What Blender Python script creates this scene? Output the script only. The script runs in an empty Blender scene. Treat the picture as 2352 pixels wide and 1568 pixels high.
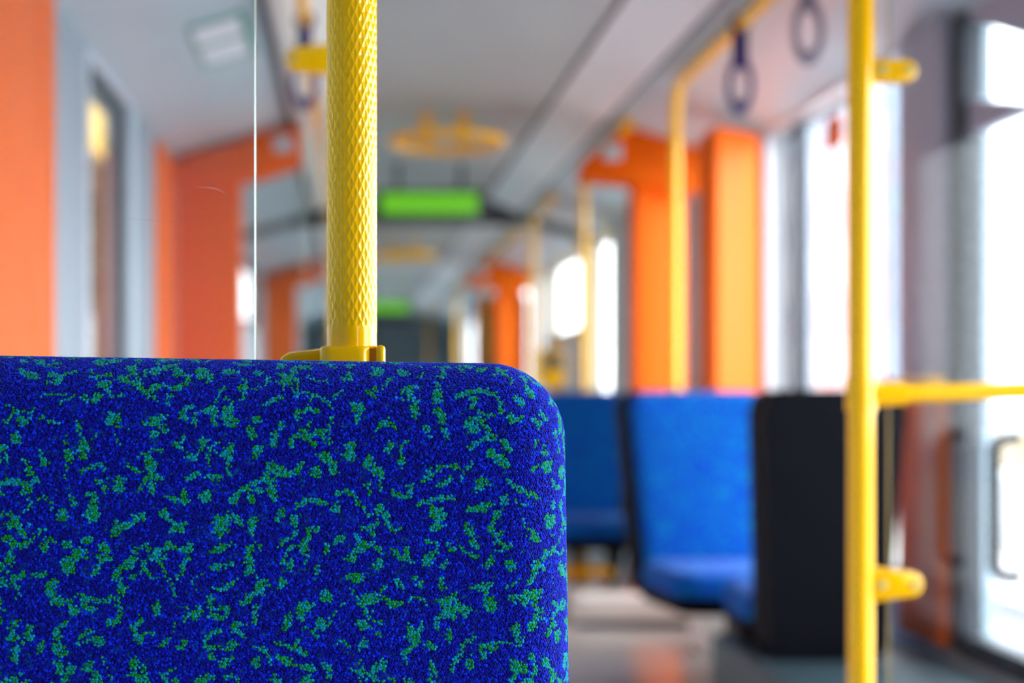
import bpy, bmesh, math, random
import numpy as np
from mathutils import Vector, Matrix

sc = bpy.context.scene
COL = sc.collection
random.seed(7)
RNG = np.random.default_rng(11)
PI = math.pi
ZC = 1.10                      # eye height above the tram floor

# ------------------------------------------------------------------ camera
cam = bpy.data.cameras.new('camera')
cam.sensor_width = 23.5
cam.lens = 3500.0 / 2352.0 * 23.5
cam.shift_x = 366.0 / 2352.0
cam.shift_y = 116.0 / 2352.0
cam.clip_start = 0.02
cam.clip_end = 400
cam.dof.use_dof = True
cam.dof.focus_distance = 0.985
cam.dof.aperture_fstop = 2.35
cam.dof.aperture_blades = 0
camo = bpy.data.objects.new('camera', cam)
COL.objects.link(camo)
camo.location = (0, 0, ZC)
camo.rotation_euler = (PI / 2, 0, 0)
sc.camera = camo

# ------------------------------------------------------------------ sky, exposure
W = bpy.data.worlds.new('overcast_sky')
sc.world = W
W.use_nodes = True
bg = W.node_tree.nodes['Background']
bg.inputs['Color'].default_value = (0.90, 0.95, 1.0, 1)
bg.inputs['Strength'].default_value = 8.0
sc.view_settings.view_transform = 'Standard'
sc.view_settings.look = 'None'
sc.view_settings.gamma = 1
sc.view_settings.use_curve_mapping = False
sc.view_settings.exposure = 1.12
cy = sc.cycles
cy.max_bounces = 14
cy.diffuse_bounces = 7
cy.glossy_bounces = 6
cy.transparent_max_bounces = 24
cy.transmission_bounces = 10
cy.sample_clamp_indirect = 8
cy.use_denoising = True

# window portals: they emit nothing, they only guide the sampling of the sky
def portal(x, y0, y1, z0, z1, sign):
    l = bpy.data.lights.new('window_portal', 'AREA')
    l.shape = 'RECTANGLE'
    l.size = abs(y1 - y0)
    l.size_y = abs(z1 - z0)
    l.cycles.is_portal = True
    o = bpy.data.objects.new('window_portal', l)
    COL.objects.link(o)
    o.location = (x, (y0 + y1) / 2, (z0 + z1) / 2)
    # light -Z towards the cabin
    o.rotation_euler = Matrix(((0, 0, -sign), (1, 0, 0), (0, -sign, 0))).to_euler() if False else (PI / 2, 0, sign * PI / 2)

# ------------------------------------------------------------------ helpers
def obj_from(name, verts, faces, mat, parent=None, smooth=True, angle=40, origin=None):
    me = bpy.data.meshes.new(name)
    v = np.asarray(verts, dtype=float)
    if parent is not None:
        org = Vector(parent['_org'])
    elif origin is not None:
        org = Vector(origin)
    else:
        mn, mx = v.min(0), v.max(0)
        org = Vector(((mn[0] + mx[0]) / 2, (mn[1] + mx[1]) / 2, mn[2]))
    v = v - np.array(org)
    me.from_pydata(v.tolist(), [], faces)
    me.validate()
    if smooth:
        me.polygons.foreach_set('use_smooth', [True] * len(me.polygons))
        me.set_sharp_from_angle(angle=math.radians(angle))
    me.materials.append(mat)
    o = bpy.data.objects.new(name, me)
    COL.objects.link(o)
    o['_org'] = tuple(org)
    if parent is not None:
        o.parent = parent
    else:
        o.location = org
    if parent is not None:
        o['_org'] = tuple(org)
    return o

class MB:
    """collects shapes (world coordinates) into one mesh"""
    def __init__(s):
        s.v = []; s.f = []
    def raw(s, v, f):
        b = len(s.v); s.v += [tuple(p) for p in v]; s.f += [[i + b for i in q] for q in f]; return s
    def box(s, x0, x1, y0, y1, z0, z1, bev=0.0):
        bm = bmesh.new()
        bmesh.ops.create_cube(bm, size=1)
        for w in bm.verts:
            w.co = ((x0 + x1) / 2 + w.co.x * (x1 - x0), (y0 + y1) / 2 + w.co.y * (y1 - y0), (z0 + z1) / 2 + w.co.z * (z1 - z0))
        if bev > 0:
            bmesh.ops.bevel(bm, geom=bm.edges[:], offset=bev, segments=3, affect='EDGES', profile=0.5)
        return s.bm(bm)
    def bm(s, bm):
        bm.verts.index_update()
        v = [tuple(w.co) for w in bm.verts]; f = [[w.index for w in q.verts] for q in bm.faces]
        bm.free()
        return s.raw(v, f)
    def prism(s, pts, plane, a, b, bev=0.0):
        n = len(pts)
        def P(p, t):
            return {'xz': (p[0], t, p[1]), 'yz': (t, p[0], p[1]), 'xy': (p[0], p[1], t)}[plane]
        bm = bmesh.new()
        A = [bm.verts.new(P(p, a)) for p in pts]; B = [bm.verts.new(P(p, b)) for p in pts]
        bm.faces.new(A); bm.faces.new(B[::-1])
        for i in range(n):
            j = (i + 1) % n
            bm.faces.new((A[i], B[i], B[j], A[j]))
        bmesh.ops.recalc_face_normals(bm, faces=bm.faces[:])
        if bev > 0:
            es = [e for e in bm.edges if (e.verts[0] in A) == (e.verts[1] in A)]
            bmesh.ops.bevel(bm, geom=es, offset=bev, segments=2, affect='EDGES', profile=0.5)
        return s.bm(bm)
    def tube(s, pts, r, seg=16, cap=True):
        pts = [Vector(p) for p in pts]
        rings = []
        t = (pts[1] - pts[0]).normalized()
        up = Vector((0, 0, 1)) if abs(t.z) < 0.9 else Vector((1, 0, 0))
        n = t.cross(up).normalized()
        vs = []
        for i, p in enumerate(pts):
            if i == 0: t = (pts[1] - pts[0])
            elif i == len(pts) - 1: t = (pts[-1] - pts[-2])
            else: t = (pts[i + 1] - pts[i - 1])
            t.normalize()
            n = (n - t * n.dot(t)).normalized()
            b = t.cross(n)
            rr = r[i] if isinstance(r, (list, tuple)) else r
            for k in range(seg):
                a = 2 * PI * k / seg
                vs.append(p + (n * math.cos(a) + b * math.sin(a)) * rr)
        fs = []
        for i in range(len(pts) - 1):
            for k in range(seg):
                k2 = (k + 1) % seg
                fs.append([i * seg + k, i * seg + k2, (i + 1) * seg + k2, (i + 1) * seg + k])
        if cap:
            fs.append(list(range(seg))[::-1]); fs.append([(len(pts) - 1) * seg + k for k in range(seg)])
        return s.raw(vs, fs)
    def torus(s, c, R, r, axis='z', su=48, sv=12, sx=1.0, sy=1.0):
        vs = []; fs = []
        for i in range(su):
            a = 2 * PI * i / su
            for j in range(sv):
                b = 2 * PI * j / sv
                rad = R + r * math.cos(b); h = r * math.sin(b)
                u, w = rad * math.cos(a) * sx, rad * math.sin(a) * sy
                p = {'z': (u, w, h), 'y': (u, h, w), 'x': (h, u, w)}[axis]
                vs.append((c[0] + p[0], c[1] + p[1], c[2] + p[2]))
                fs.append([i * sv + j, ((i + 1) % su) * sv + j, ((i + 1) % su) * sv + (j + 1) % sv, i * sv + (j + 1) % sv])
        return s.raw(vs, fs)
    def build(s, name, mat, parent=None, **k):
        return obj_from(name, s.v, s.f, mat, parent, **k)

def tag(o, label, cat, group=None):
    o['label'] = label; o['category'] = cat
    if group: o['group'] = group
    return o
def thing(name, label, cat, loc, group=None):
    o = bpy.data.objects.new(name, None); COL.objects.link(o)
    o.empty_display_size = 0.1
    o.location = loc; o['_org'] = tuple(loc)
    return tag(o, label, cat, group)
def struct(o, label=None):
    o['kind'] = 'structure'
    if label: o['label'] = label
    return o
def sthing(name, loc, label=None):
    o = bpy.data.objects.new(name, None); COL.objects.link(o)
    o.empty_display_size = 0.1
    o.location = loc; o['_org'] = tuple(loc); o['kind'] = 'structure'
    if label: o['label'] = label
    return o
def dup(root, loc, label=None, rotz=None):
    r = root.copy(); COL.objects.link(r); r.location = loc
    if rotz is not None: r.rotation_euler = (0, 0, rotz)
    if label: r['label'] = label
    for ch in list(root.children):
        c = ch.copy(); COL.objects.link(c); c.parent = r
        for g in list(ch.children):
            d = g.copy(); COL.objects.link(d); d.parent = c
    return r
def bend_path(pts, rad, n=8):
    """polyline with rounded corners"""
    pts = [Vector(p) for p in pts]; out = [pts[0]]
    for i in range(1, len(pts) - 1):
        a, b, c = pts[i - 1], pts[i], pts[i + 1]
        d1 = (a - b).normalized(); d2 = (c - b).normalized()
        p1 = b + d1 * rad; p2 = b + d2 * rad
        for k in range(n + 1):
            t = k / n
            out.append((1 - t) ** 2 * p1 + 2 * t * (1 - t) * b + t * t * p2)
    out.append(pts[-1]); return out

# ------------------------------------------------------------------ materials
def srgb(r, g, b):
    return tuple(((c / 255) / 12.92 if c / 255 <= 0.04045 else ((c / 255 + 0.055) / 1.055) ** 2.4) for c in (r, g, b))
def mat(name, rgb, rough=0.5, metal=0.0, var=0.06, scale=8.0, coat=0.0, bump=0.0, bscale=60.0, sheen=0.0, spec=0.5):
    m = bpy.data.materials.new(name); m.use_nodes = True
    nt = m.node_tree; N = nt.nodes; L = nt.links
    b = N['Principled BSDF']
    b.inputs['Roughness'].default_value = rough
    b.inputs['Metallic'].default_value = metal
    b.inputs['Coat Weight'].default_value = coat
    b.inputs['Coat Roughness'].default_value = 0.06
    b.inputs['Sheen Weight'].default_value = sheen
    b.inputs['Specular IOR Level'].default_value = spec
    tc = N.new('ShaderNodeTexCoord'); nz = N.new('ShaderNodeTexNoise')
    nz.inputs['Scale'].default_value = scale; nz.inputs['Detail'].default_value = 4
    L.new(tc.outputs['Object'], nz.inputs['Vector'])
    mx = N.new('ShaderNodeMix'); mx.data_type = 'RGBA'
    mx.inputs['A'].default_value = tuple(c * (1 - var) for c in rgb) + (1,)
    mx.inputs['B'].default_value = tuple(min(1, c * (1 + var)) for c in rgb) + (1,)
    L.new(nz.outputs['Fac'], mx.inputs['Factor'])
    L.new(mx.outputs['Result'], b.inputs['Base Color'])
    if bump > 0:
        n2 = N.new('ShaderNodeTexNoise'); n2.inputs['Scale'].default_value = bscale; n2.inputs['Detail'].default_value = 3
        bp = N.new('ShaderNodeBump'); bp.inputs['Strength'].default_value = bump; bp.inputs['Distance'].default_value = 0.002
        L.new(tc.outputs['Object'], n2.inputs['Vector']); L.new(n2.outputs['Fac'], bp.inputs['Height']); L.new(bp.outputs['Normal'], b.inputs['Normal'])
    return m
def glass_mat(name, tint=(1, 1, 1), haze=0.0, hazecol=(0.8, 0.8, 0.85), gloss=1.0):
    m = bpy.data.materials.new(name); m.use_nodes = True
    nt = m.node_tree; N = nt.nodes; L = nt.links
    for n in list(N):
        if n.type != 'OUTPUT_MATERIAL': N.remove(n)
    out = [n for n in N if n.type == 'OUTPUT_MATERIAL'][0]
    tr = N.new('ShaderNodeBsdfTransparent'); tr.inputs['Color'].default_value = tint + (1,)
    gl = N.new('ShaderNodeBsdfGlossy'); gl.inputs['Roughness'].default_value = 0.02
    fr = N.new('ShaderNodeFresnel'); fr.inputs['IOR'].default_value = 1.45
    mu = N.new('ShaderNodeMath'); mu.operation = 'MULTIPLY'; mu.inputs[1].default_value = gloss
    L.new(fr.outputs['Fac'], mu.inputs[0])
    a = N.new('ShaderNodeMixShader'); L.new(mu.outputs[0], a.inputs['Fac']); L.new(tr.outputs[0], a.inputs[1]); L.new(gl.outputs[0], a.inputs[2])
    last = a
    if haze > 0:
        tc = N.new('ShaderNodeTexCoord'); nz = N.new('ShaderNodeTexNoise'); nz.inputs['Scale'].default_value = 6; nz.inputs['Detail'].default_value = 5
        L.new(tc.outputs['Object'], nz.inputs['Vector'])
        mr = N.new('ShaderNodeMapRange'); mr.inputs['To Min'].default_value = haze * 0.5; mr.inputs['To Max'].default_value = haze * 1.5
        L.new(nz.outputs['Fac'], mr.inputs['Value'])
        df = N.new('ShaderNodeBsdfDiffuse'); df.inputs['Color'].default_value = hazecol + (1,)
        tl = N.new('ShaderNodeBsdfTranslucent'); tl.inputs['Color'].default_value = hazecol + (1,)
        ad = N.new('ShaderNodeMixShader'); L.new(df.outputs[0], ad.inputs[1]); L.new(tl.outputs[0], ad.inputs[2])
        h = N.new('ShaderNodeMixShader'); L.new(mr.outputs[0], h.inputs['Fac']); L.new(a.outputs[0], h.inputs[1]); L.new(ad.outputs[0], h.inputs[2])
        last = h
    L.new(last.outputs[0], out.inputs['Surface'])
    return m

M = {}
M['yellow'] = mat('yellow_gloss_paint', srgb(255, 188, 0), rough=0.09, coat=0.0, var=0.03, spec=0.55)
M['yellow'].node_tree.nodes['Principled BSDF'].inputs['Specular Tint'].default_value = (1.0, 0.88, 0.5, 1)
M['orange'] = mat('orange_laminate', srgb(226, 98, 4), rough=0.55, var=0.03, scale=2, spec=0.1)
M['ceiling'] = mat('grey_ceiling_laminate', srgb(162, 170, 172), rough=0.42, var=0.03, scale=1.5)
M['cove'] = mat('pale_cove_plastic', srgb(230, 234, 236), rough=0.35, var=0.03, scale=2)
M['groove'] = mat('dark_groove', srgb(80, 82, 86), rough=0.8)
M['panel'] = mat('light_grey_panel', srgb(180, 199, 208), rough=0.38, var=0.03, scale=2)
M['frame'] = mat('pale_grey_window_frame', srgb(204, 212, 224), rough=0.28, var=0.03)
M['post'] = mat('grey_wall_post', srgb(146, 153, 163), rough=0.5, var=0.03, spec=0.3)
M['lilac'] = mat('grey_lilac_pillar', srgb(166, 166, 186), rough=0.45, var=0.06, scale=3)
M['rubber'] = mat('dark_rubber_seal', srgb(44, 50, 58), rough=0.6)
M['floor'] = mat('grey_speckled_vinyl', srgb(168, 164, 162), rough=0.2, var=0.18, scale=260, bump=0.1)
M['white'] = mat('off_white_plinth', srgb(240, 237, 230), rough=0.5)
M['black'] = mat('black_seat_shell', srgb(10, 11, 18), rough=0.6, bump=0.1, bscale=300, spec=0.05)
M['navy'] = mat('navy_strap', srgb(16, 8, 104), rough=0.6, spec=0.1)
M['greystrap'] = mat('grey_purple_strap', srgb(120, 112, 130), rough=0.6)
M['teal'] = mat('teal_grey_podium', srgb(46, 66, 75), rough=0.5)
M['dark'] = mat('dark_grey_housing', srgb(60, 62, 66), rough=0.5)
M['bellows'] = mat('grey_bellows', srgb(96, 96, 98), rough=0.8)
M['steel'] = mat('screw_steel', srgb(205, 190, 120), rough=0.3, metal=0.4)
M['tan'] = mat('tan_yellow_frame', srgb(208, 168, 70), rough=0.4)
M['red'] = mat('dark_red_plastic', srgb(168, 60, 50), rough=0.5)
M['slit'] = mat('orange_brown_gap', srgb(214, 140, 6), rough=0.5)
M['sticker'] = mat('white_sticker', srgb(226, 230, 238), rough=0.5)
M['stickergreen'] = mat('sea_green_print', srgb(80, 148, 134), rough=0.5)
M['asphalt'] = mat('street_asphalt', srgb(150, 150, 158), rough=0.9, var=0.15, scale=3)
M['pave'] = mat('pale_paving', srgb(196, 190, 184), rough=0.9, var=0.1, scale=2)
M['barrier'] = mat('pale_concrete', srgb(226, 226, 226), rough=0.8)
M['sand'] = mat('tan_stone', srgb(206, 186, 150), rough=0.8)
M['pale_facade'] = mat('pale_facade', srgb(214, 206, 212), rough=0.9, var=0.1, scale=0.3)
M['blue_facade'] = mat('blue_grey_facade', srgb(132, 142, 158), rough=0.7, var=0.2, scale=0.3)
M['brown_facade'] = mat('brown_facade', srgb(88, 66, 52), rough=0.9, var=0.25, scale=0.5)
M['green_leaf'] = mat('dull_green_leaves', srgb(92, 112, 74), rough=0.9, var=0.3, scale=3)
M['yellow_sign'] = mat('yellow_awning', srgb(206, 160, 44), rough=0.8)
M['pink_sign'] = mat('pink_awning', srgb(206, 140, 140), rough=0.8)
M['facade_glass'] = mat('dark_facade_glass', srgb(110, 122, 134), rough=0.3)
M['window_glass'] = glass_mat('window_glass', (0.97, 0.985, 0.98), gloss=0.7)
M['screen_glass'] = glass_mat('screen_glass', (0.985, 0.99, 0.99), haze=0.006, gloss=0.5)
M['screen_glass2'] = glass_mat('screen_glass_clean', (0.95, 0.965, 0.975), haze=0.004, gloss=0.55)
M['scratch'] = glass_mat('scratch_haze', (1, 1, 1), haze=0.12, hazecol=(0.95, 0.95, 0.97))
def emat(name, rgb, s):
    m = bpy.data.materials.new(name); m.use_nodes = True
    b = m.node_tree.nodes['Principled BSDF']
    b.inputs['Base Color'].default_value = (0.02, 0.03, 0.02, 1)
    b.inputs['Emission Color'].default_value = rgb + (1,); b.inputs['Emission Strength'].default_value = s
    return m
M['led'] = emat('green_led', srgb(112, 214, 20), 0.36)

def glass_edge_mat():
    m = mat('polished_glass_edge', srgb(146, 164, 160), rough=0.2, coat=0.2)
    return m
M['glass_edge'] = glass_edge_mat()

def fabric_mat(name='blue_moquette', c0=(0, 46, 166), c1=(0, 134, 172), scale=130, p0=0.52, p1=0.60):
    """blue moquette with small green flecks, for the seats and for the base cloth under the loops"""
    m = bpy.data.materials.new(name); m.use_nodes = True
    nt = m.node_tree; N = nt.nodes; L = nt.links; b = N['Principled BSDF']
    b.inputs['Roughness'].default_value = 0.85; b.inputs['Sheen Weight'].default_value = 0.06
    b.inputs['Specular IOR Level'].default_value = 0.08
    tc = N.new('ShaderNodeTexCoord')
    nz = N.new('ShaderNodeTexNoise'); nz.inputs['Scale'].default_value = scale; nz.inputs['Detail'].default_value = 2
    L.new(tc.outputs['Object'], nz.inputs['Vector'])
    cr = N.new('ShaderNodeValToRGB')
    cr.color_ramp.elements[0].position = p0; cr.color_ramp.elements[0].color = srgb(*c0) + (1,)
    cr.color_ramp.elements[1].position = p1; cr.color_ramp.elements[1].color = srgb(*c1) + (1,)
    L.new(nz.outputs['Fac'], cr.inputs['Fac']); L.new(cr.outputs['Color'], b.inputs['Base Color'])
    n2 = N.new('ShaderNodeTexVoronoi'); n2.inputs['Scale'].default_value = 600
    bp = N.new('ShaderNodeBump'); bp.inputs['Strength'].default_value = 0.5; bp.inputs['Distance'].default_value = 0.001
    L.new(tc.outputs['Object'], n2.inputs['Vector']); L.new(n2.outputs['Distance'], bp.inputs['Height']); L.new(bp.outputs['Normal'], b.inputs['Normal'])
    return m
M['fabric'] = fabric_mat()
M['backing'] = fabric_mat('navy_backing_cloth', (2, 6, 112), (0, 130, 110), 170, 0.585, 0.60)
def loop_mat():
    m = bpy.data.materials.new('moquette_loops'); m.use_nodes = True
    nt = m.node_tree; N = nt.nodes; L = nt.links; b = N['Principled BSDF']
    b.inputs['Roughness'].default_value = 0.75; b.inputs['Sheen Weight'].default_value = 0.9; b.inputs['Sheen Tint'].default_value = (0.18, 0.28, 1.0, 1)
    b.inputs['Sheen Roughness'].default_value = 0.4
    b.inputs['Specular IOR Level'].default_value = 0.10
    at = N.new('ShaderNodeAttribute'); at.attribute_name = 'yarn'
    L.new(at.outputs['Color'], b.inputs['Base Color'])
    tc = N.new('ShaderNodeTexCoord'); nz = N.new('ShaderNodeTexNoise'); nz.inputs['Scale'].default_value = 2600; nz.inputs['Detail'].default_value = 2
    bp = N.new('ShaderNodeBump'); bp.inputs['Strength'].default_value = 0.6; bp.inputs['Distance'].default_value = 0.0006
    L.new(tc.outputs['Object'], nz.inputs['Vector']); L.new(nz.outputs['Fac'], bp.inputs['Height']); L.new(bp.outputs['Normal'], b.inputs['Normal'])
    return m
M['loops'] = loop_mat()

# ------------------------------------------------------------------ the tram shell
XR, XL = 1.45, -0.71            # inner faces of the side walls
XM = 0.37                       # middle of the car
Y0, Y1 = -2.6, 24.0
H = 1.12 + ZC                   # ceiling height

fl = MB().box(XL - 0.1, XR + 0.1, Y0, Y1, -0.08, 0.0).build('floor', M['floor'], smooth=False); struct(fl)
m = MB().box(-0.02, 0.755, Y0, 8.85, H, H + 0.06)
m.box(-0.02, 0.755, 9.35, Y1, H - 0.02, H + 0.06)
ce = m.build('ceiling', M['ceiling'], smooth=False); struct(ce)
m = MB()
for s in (1, -1):
    mx = lambda x: XM + s * (x - XM)
    m.prism([(mx(0.755), H + 0.05), (mx(0.755), H + 0.012), (mx(1.47), ZC + 0.915), (mx(1.56), ZC + 0.915), (mx(1.56), H + 0.05)], 'xz', Y0, Y1)
rb = m.build('ceiling_trim_backing', M['groove'], smooth=False)
rb.name = 'trim_1'; struct(rb, 'dark grey backing behind the joints of the side panels')
def cove(s, name):
    mx = lambda x: XM + s * (x - XM)
    m = MB()
    for a, b in ((Y0, 8.83), (9.38, Y1)):
        prof = [(0.778, H - 0.003), (0.80, H - 0.012), (0.86, H - 0.035), (0.95, H - 0.077), (0.968, H - 0.083), (0.968, H - 0.05), (0.82, H + 0.012), (0.778, H + 0.012)]
        m.prism([(mx(x), z) for x, z in prof], 'xz', a, b)
    o = m.build(name, M['cove']); struct(o, 'pale cove strip along the ceiling edge'); return o
cove(1, 'trim_2'); cove(-1, 'trim_3')
def side_panel(s, name):
    mx = lambda x: XM + s * (x - XM)
    m = MB()
    edges = [Y0, 0.1, 2.05, 4.35, 6.6, 8.83]
    spans = list(zip(edges[:-1], edges[1:])) + [(9.38, 12.0), (12.0, 16.0), (16.0, 20.0), (20.0, Y1)]
    for a, b in spans:
        prof = [(1.0, H - 0.072), (1.06, H - 0.10), (1.22, H - 0.145), (1.36, H - 0.185), (1.47, ZC + 0.90), (1.47, ZC + 0.925), (1.36, H - 0.165), (1.06, H - 0.075), (1.0, H - 0.05)]
        m.prism([(mx(x), z) for x, z in prof], 'xz', a + 0.004, b - 0.004)
    o = m.build(name, M['panel']); struct(o, 'light grey sloping panel above the windows'); return o
side_panel(1, 'trim_4'); side_panel(-1, 'trim_5')

# roof and outer skin so that no sky leaks in above the panels
ro = MB().box(XL - 0.25, XR + 0.25, Y0 - 0.1, Y1 + 0.1, H + 0.07, H + 0.14).build('roof', M['panel'], smooth=False); struct(ro)
wb = MB().box(XL - 0.1, XR + 0.1, Y0 - 0.08, Y0, 0, H + 0.07).build('wall_back', M['dark'], smooth=False); struct(wb)
wf = MB().box(XL - 0.1, XR + 0.1, Y1, Y1 + 0.08, 0, H + 0.07).build('wall_front', M['panel'], smooth=False); struct(wf)

# side walls as solid pieces round the openings: (y0, y1, z0, z1) of each opening
ZT = ZC + 0.90
def wall(name, x0, x1, openings, mtl):
    m = MB(); y = Y0
    for a, b, z0, z1 in sorted(openings):
        if a > y: m.box(x0, x1, y, a, 0, H + 0.06)
        if z0 > 0: m.box(x0, x1, a, b, 0, z0)
        m.box(x0, x1, a, b, z1, H + 0.06)
        y = b
    m.box(x0, x1, y, Y1, 0, H + 0.06)
    o = m.build(name, mtl, smooth=False); struct(o); return o
OPR = [(-2.3, -1.5, ZC + 0.1, ZT), (0.12, 0.93, ZC - 0.59, ZT), (1.0, 2.28, ZC - 0.59, ZT), (2.34, 3.62, ZC - 0.59, ZT), (3.98, 5.32, ZC - 0.5, ZT),  # last one widened to brighten its frame strip, hidden sill lowered for light
       (5.42, 6.12, ZC - 0.6, ZT), (6.6, 7.6, ZC - 0.1, ZT), (8.5, 9.25, ZC - 0.02, ZT), (9.36, 11.2, ZC + 0.41, ZT), (11.35, 11.75, ZC - 0.4, ZT), (12.4, 15.0, ZC - 0.1, ZT), (16, 19.5, ZC - 0.1, ZT)]  # hidden opening at the orange pillar and slot before far portal added for light
OPL = [(-2.2, -1.6, ZC + 0.2, ZT), (4.05, 4.80, ZC - 0.1, ZT), (8.6, 11.5, ZC + 0.45, ZT), (12.4, 15.0, ZC - 0.1, ZT), (16, 19.5, ZC - 0.1, ZT)]
wall('wall_right', XR, XR + 0.07, OPR, M['panel'])
wall('wall_left', XL - 0.07, XL, OPL, M['panel'])
for a, b, z0, z1 in OPR[:8]: portal(XR + 0.08, a, b, z0, z1, 1)
for a, b, z0, z1 in OPL[:3]: portal(XL - 0.08, a, b, z0, z1, -1)

def window(name, xin, s, y0, y1, z0, z1, fm, label, fw=0.03, seal=True):
    """frame, dark seal and pane set into an opening of a side wall; s=+1 right wall, -1 left wall"""
    w = sthing(name, (xin, (y0 + y1) / 2, z0), label)
    a, b = sorted((xin - s * 0.012, xin + s * 0.02))
    m = MB()
    for (p, q, c, d) in ((y0 - fw, y0 + 0.004, z0 - fw, z1 + fw), (y1 - 0.004, y1 + fw, z0 - fw, z1 + fw), (y0, y1, z0 - fw, z0 + 0.004), (y0, y1, z1 - 0.004, z1 + fw)):
        m.box(a, b, p, q, c, d, 0.003)
    m.build('window_frame', fm, w)
    m = MB(); t = 0.014 if s > 0 else 0.035
    q0, q1 = (0.056, 0.068) if s > 0 else (0.004, 0.03)
    a, b = sorted((xin + s * q0, xin + s * q1))
    for (p, q, c, d) in ((y0 + .004, y0 + t, z0, z1), (y1 - t, y1 - .004, z0, z1), (y0 + t, y1 - t, z0 + .004, z0 + t), (y0 + t, y1 - t, z1 - t, z1 - .004)):
        m.box(a, b, p, q, c, d)
    m.build('window_seal', M['rubber'], w, smooth=False)
    q0 = 0.059 if s > 0 else 0.012
    a, b = sorted((xin + s * q0, xin + s * (q0 + 0.006)))
    MB().box(a, b, y0 + 0.01, y1 - 0.01, z0 + 0.01, z1 - 0.01).build('pane', M['window_glass'], w, smooth=False)
    return w
wd = MB().box(XR + 0.03, XR + 0.068, 5.10, 5.135, ZC - 0.5, ZT, 0.003).build('trim_12', M['rubber']); struct(wd, 'dark divider bar of the right window')
n = 0
RL = {0: None}
for i, (a, b, z0, z1) in enumerate(OPR):
    if i in (1, 2, 3): continue
    n += 1
    fm = M['tan'] if i in (7, 8) else M['frame']
    window('window_%d' % n, XR, 1, a, b, z0, z1, fm, 'bright side window on the right of the car', 0.05 if i != 4 else 0.035)
for i, (a, b, z0, z1) in enumerate(OPL):
    n += 1
    window('window_%d' % n, XL, -1, a, b, z0, z1, M['frame'], 'side window on the left of the car')

# the doors on the right: two leaves with tall panes, a wedge quarter light above the further one
def door(name, y0, y1, wedge):
    d = sthing(name, (XR, (y0 + y1) / 2, 0), 'tall glazed tram door with dark frame')
    z0, z1 = ZC - 0.59, ZT
    zt = ZC + 0.608
    m = MB()
    m.box(XR - 0.01, XR + 0.04, y0 - 0.03, y0 + 0.03, z0 - 0.03, z1, 0.004)
    m.box(XR - 0.01, XR + 0.04, y1 - 0.02, y1 + 0.055, z0 - 0.03, z1, 0.004)
    m.box(XR - 0.01, XR + 0.04, y0, y1, z0 - 0.04, z0 + 0.015, 0.004)
    m.build('door_frame', M['rubber'], d)
    m = MB()
    if wedge:
        m.prism([(y1 - 0.01, zt), (y1 - 0.01, ZC + 0.695), (3.29, ZC + 0.622), (2.86, ZC + 0.608)], 'yz', XR + 0.005, XR + 0.035)
        m.prism([(y1 - 0.01, ZC + 0.885), (y1 - 0.01, z1 + 0.02), (y0, z1 + 0.02), (y0, zt), (2.86, zt)], 'yz', XR + 0.005, XR + 0.035)
    else:
        m.box(XR + 0.005, XR + 0.035, y0, y1, zt, z1 + 0.02)
    m.build('door_header', M['lilac'], d, smooth=False)
    MB().box(XR + 0.016, XR + 0.022, y0 + 0.02, y1 - 0.01, z0, z1).build('pane', M['window_glass'], d, smooth=False)
    m = MB(); yy = y1 - 0.32
    m.tube(bend_path([(XR - 0.005, yy, ZC - 0.10), (XR - 0.06, yy, ZC - 0.10), (XR - 0.06, yy, ZC - 0.40), (XR - 0.005, yy, ZC - 0.40)], 0.03), 0.013, 12)
    m.build('door_handle', M['black'], d)
    return d
door('door_1', 2.34, 3.62, True)
door('door_2', 1.0, 2.28, False)
door('door_3', 0.12, 0.93, False)

# pillar between the door and the first window, orange below, lilac grey above
pl = MB().box(XR - 0.035, XR + 0.02, 3.67, 3.96, ZC + 0.0, ZT + 0.01, 0.012).build('door_pillar_cover', M['lilac'])
pl.name = 'trim_6'; struct(pl, 'grey lilac pillar cover between door and window')
pl = MB().box(XR - 0.035, XR + 0.02, 3.67, 3.96, ZC - 0.62, ZC - 0.01, 0.012).build('trim_7', M['orange']); struct(pl, 'orange lower cover of the pillar beside the door')
gb = MB().tube(bend_path([(XR - 0.03, 3.66, ZC + 0.024), (XR - 0.075, 3.66, ZC + 0.024), (XR - 0.075, 4.02, ZC + 0.024), (XR - 0.03, 4.02, ZC + 0.024)], 0.03), 0.012, 12).build('grab_bar', M['yellow'])
tag(gb, 'short yellow grab bar on the pillar beside the door', 'grab bar')
# small orange notice on the window
nt_ = MB().box(XR - 0.004, XR + 0.004, 4.52, 4.66, ZC + 0.735, ZC + 0.83, 0.002).build('window_notice', M['orange']); tag(nt_, 'small orange notice stuck high on the right window', 'notice')

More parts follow.
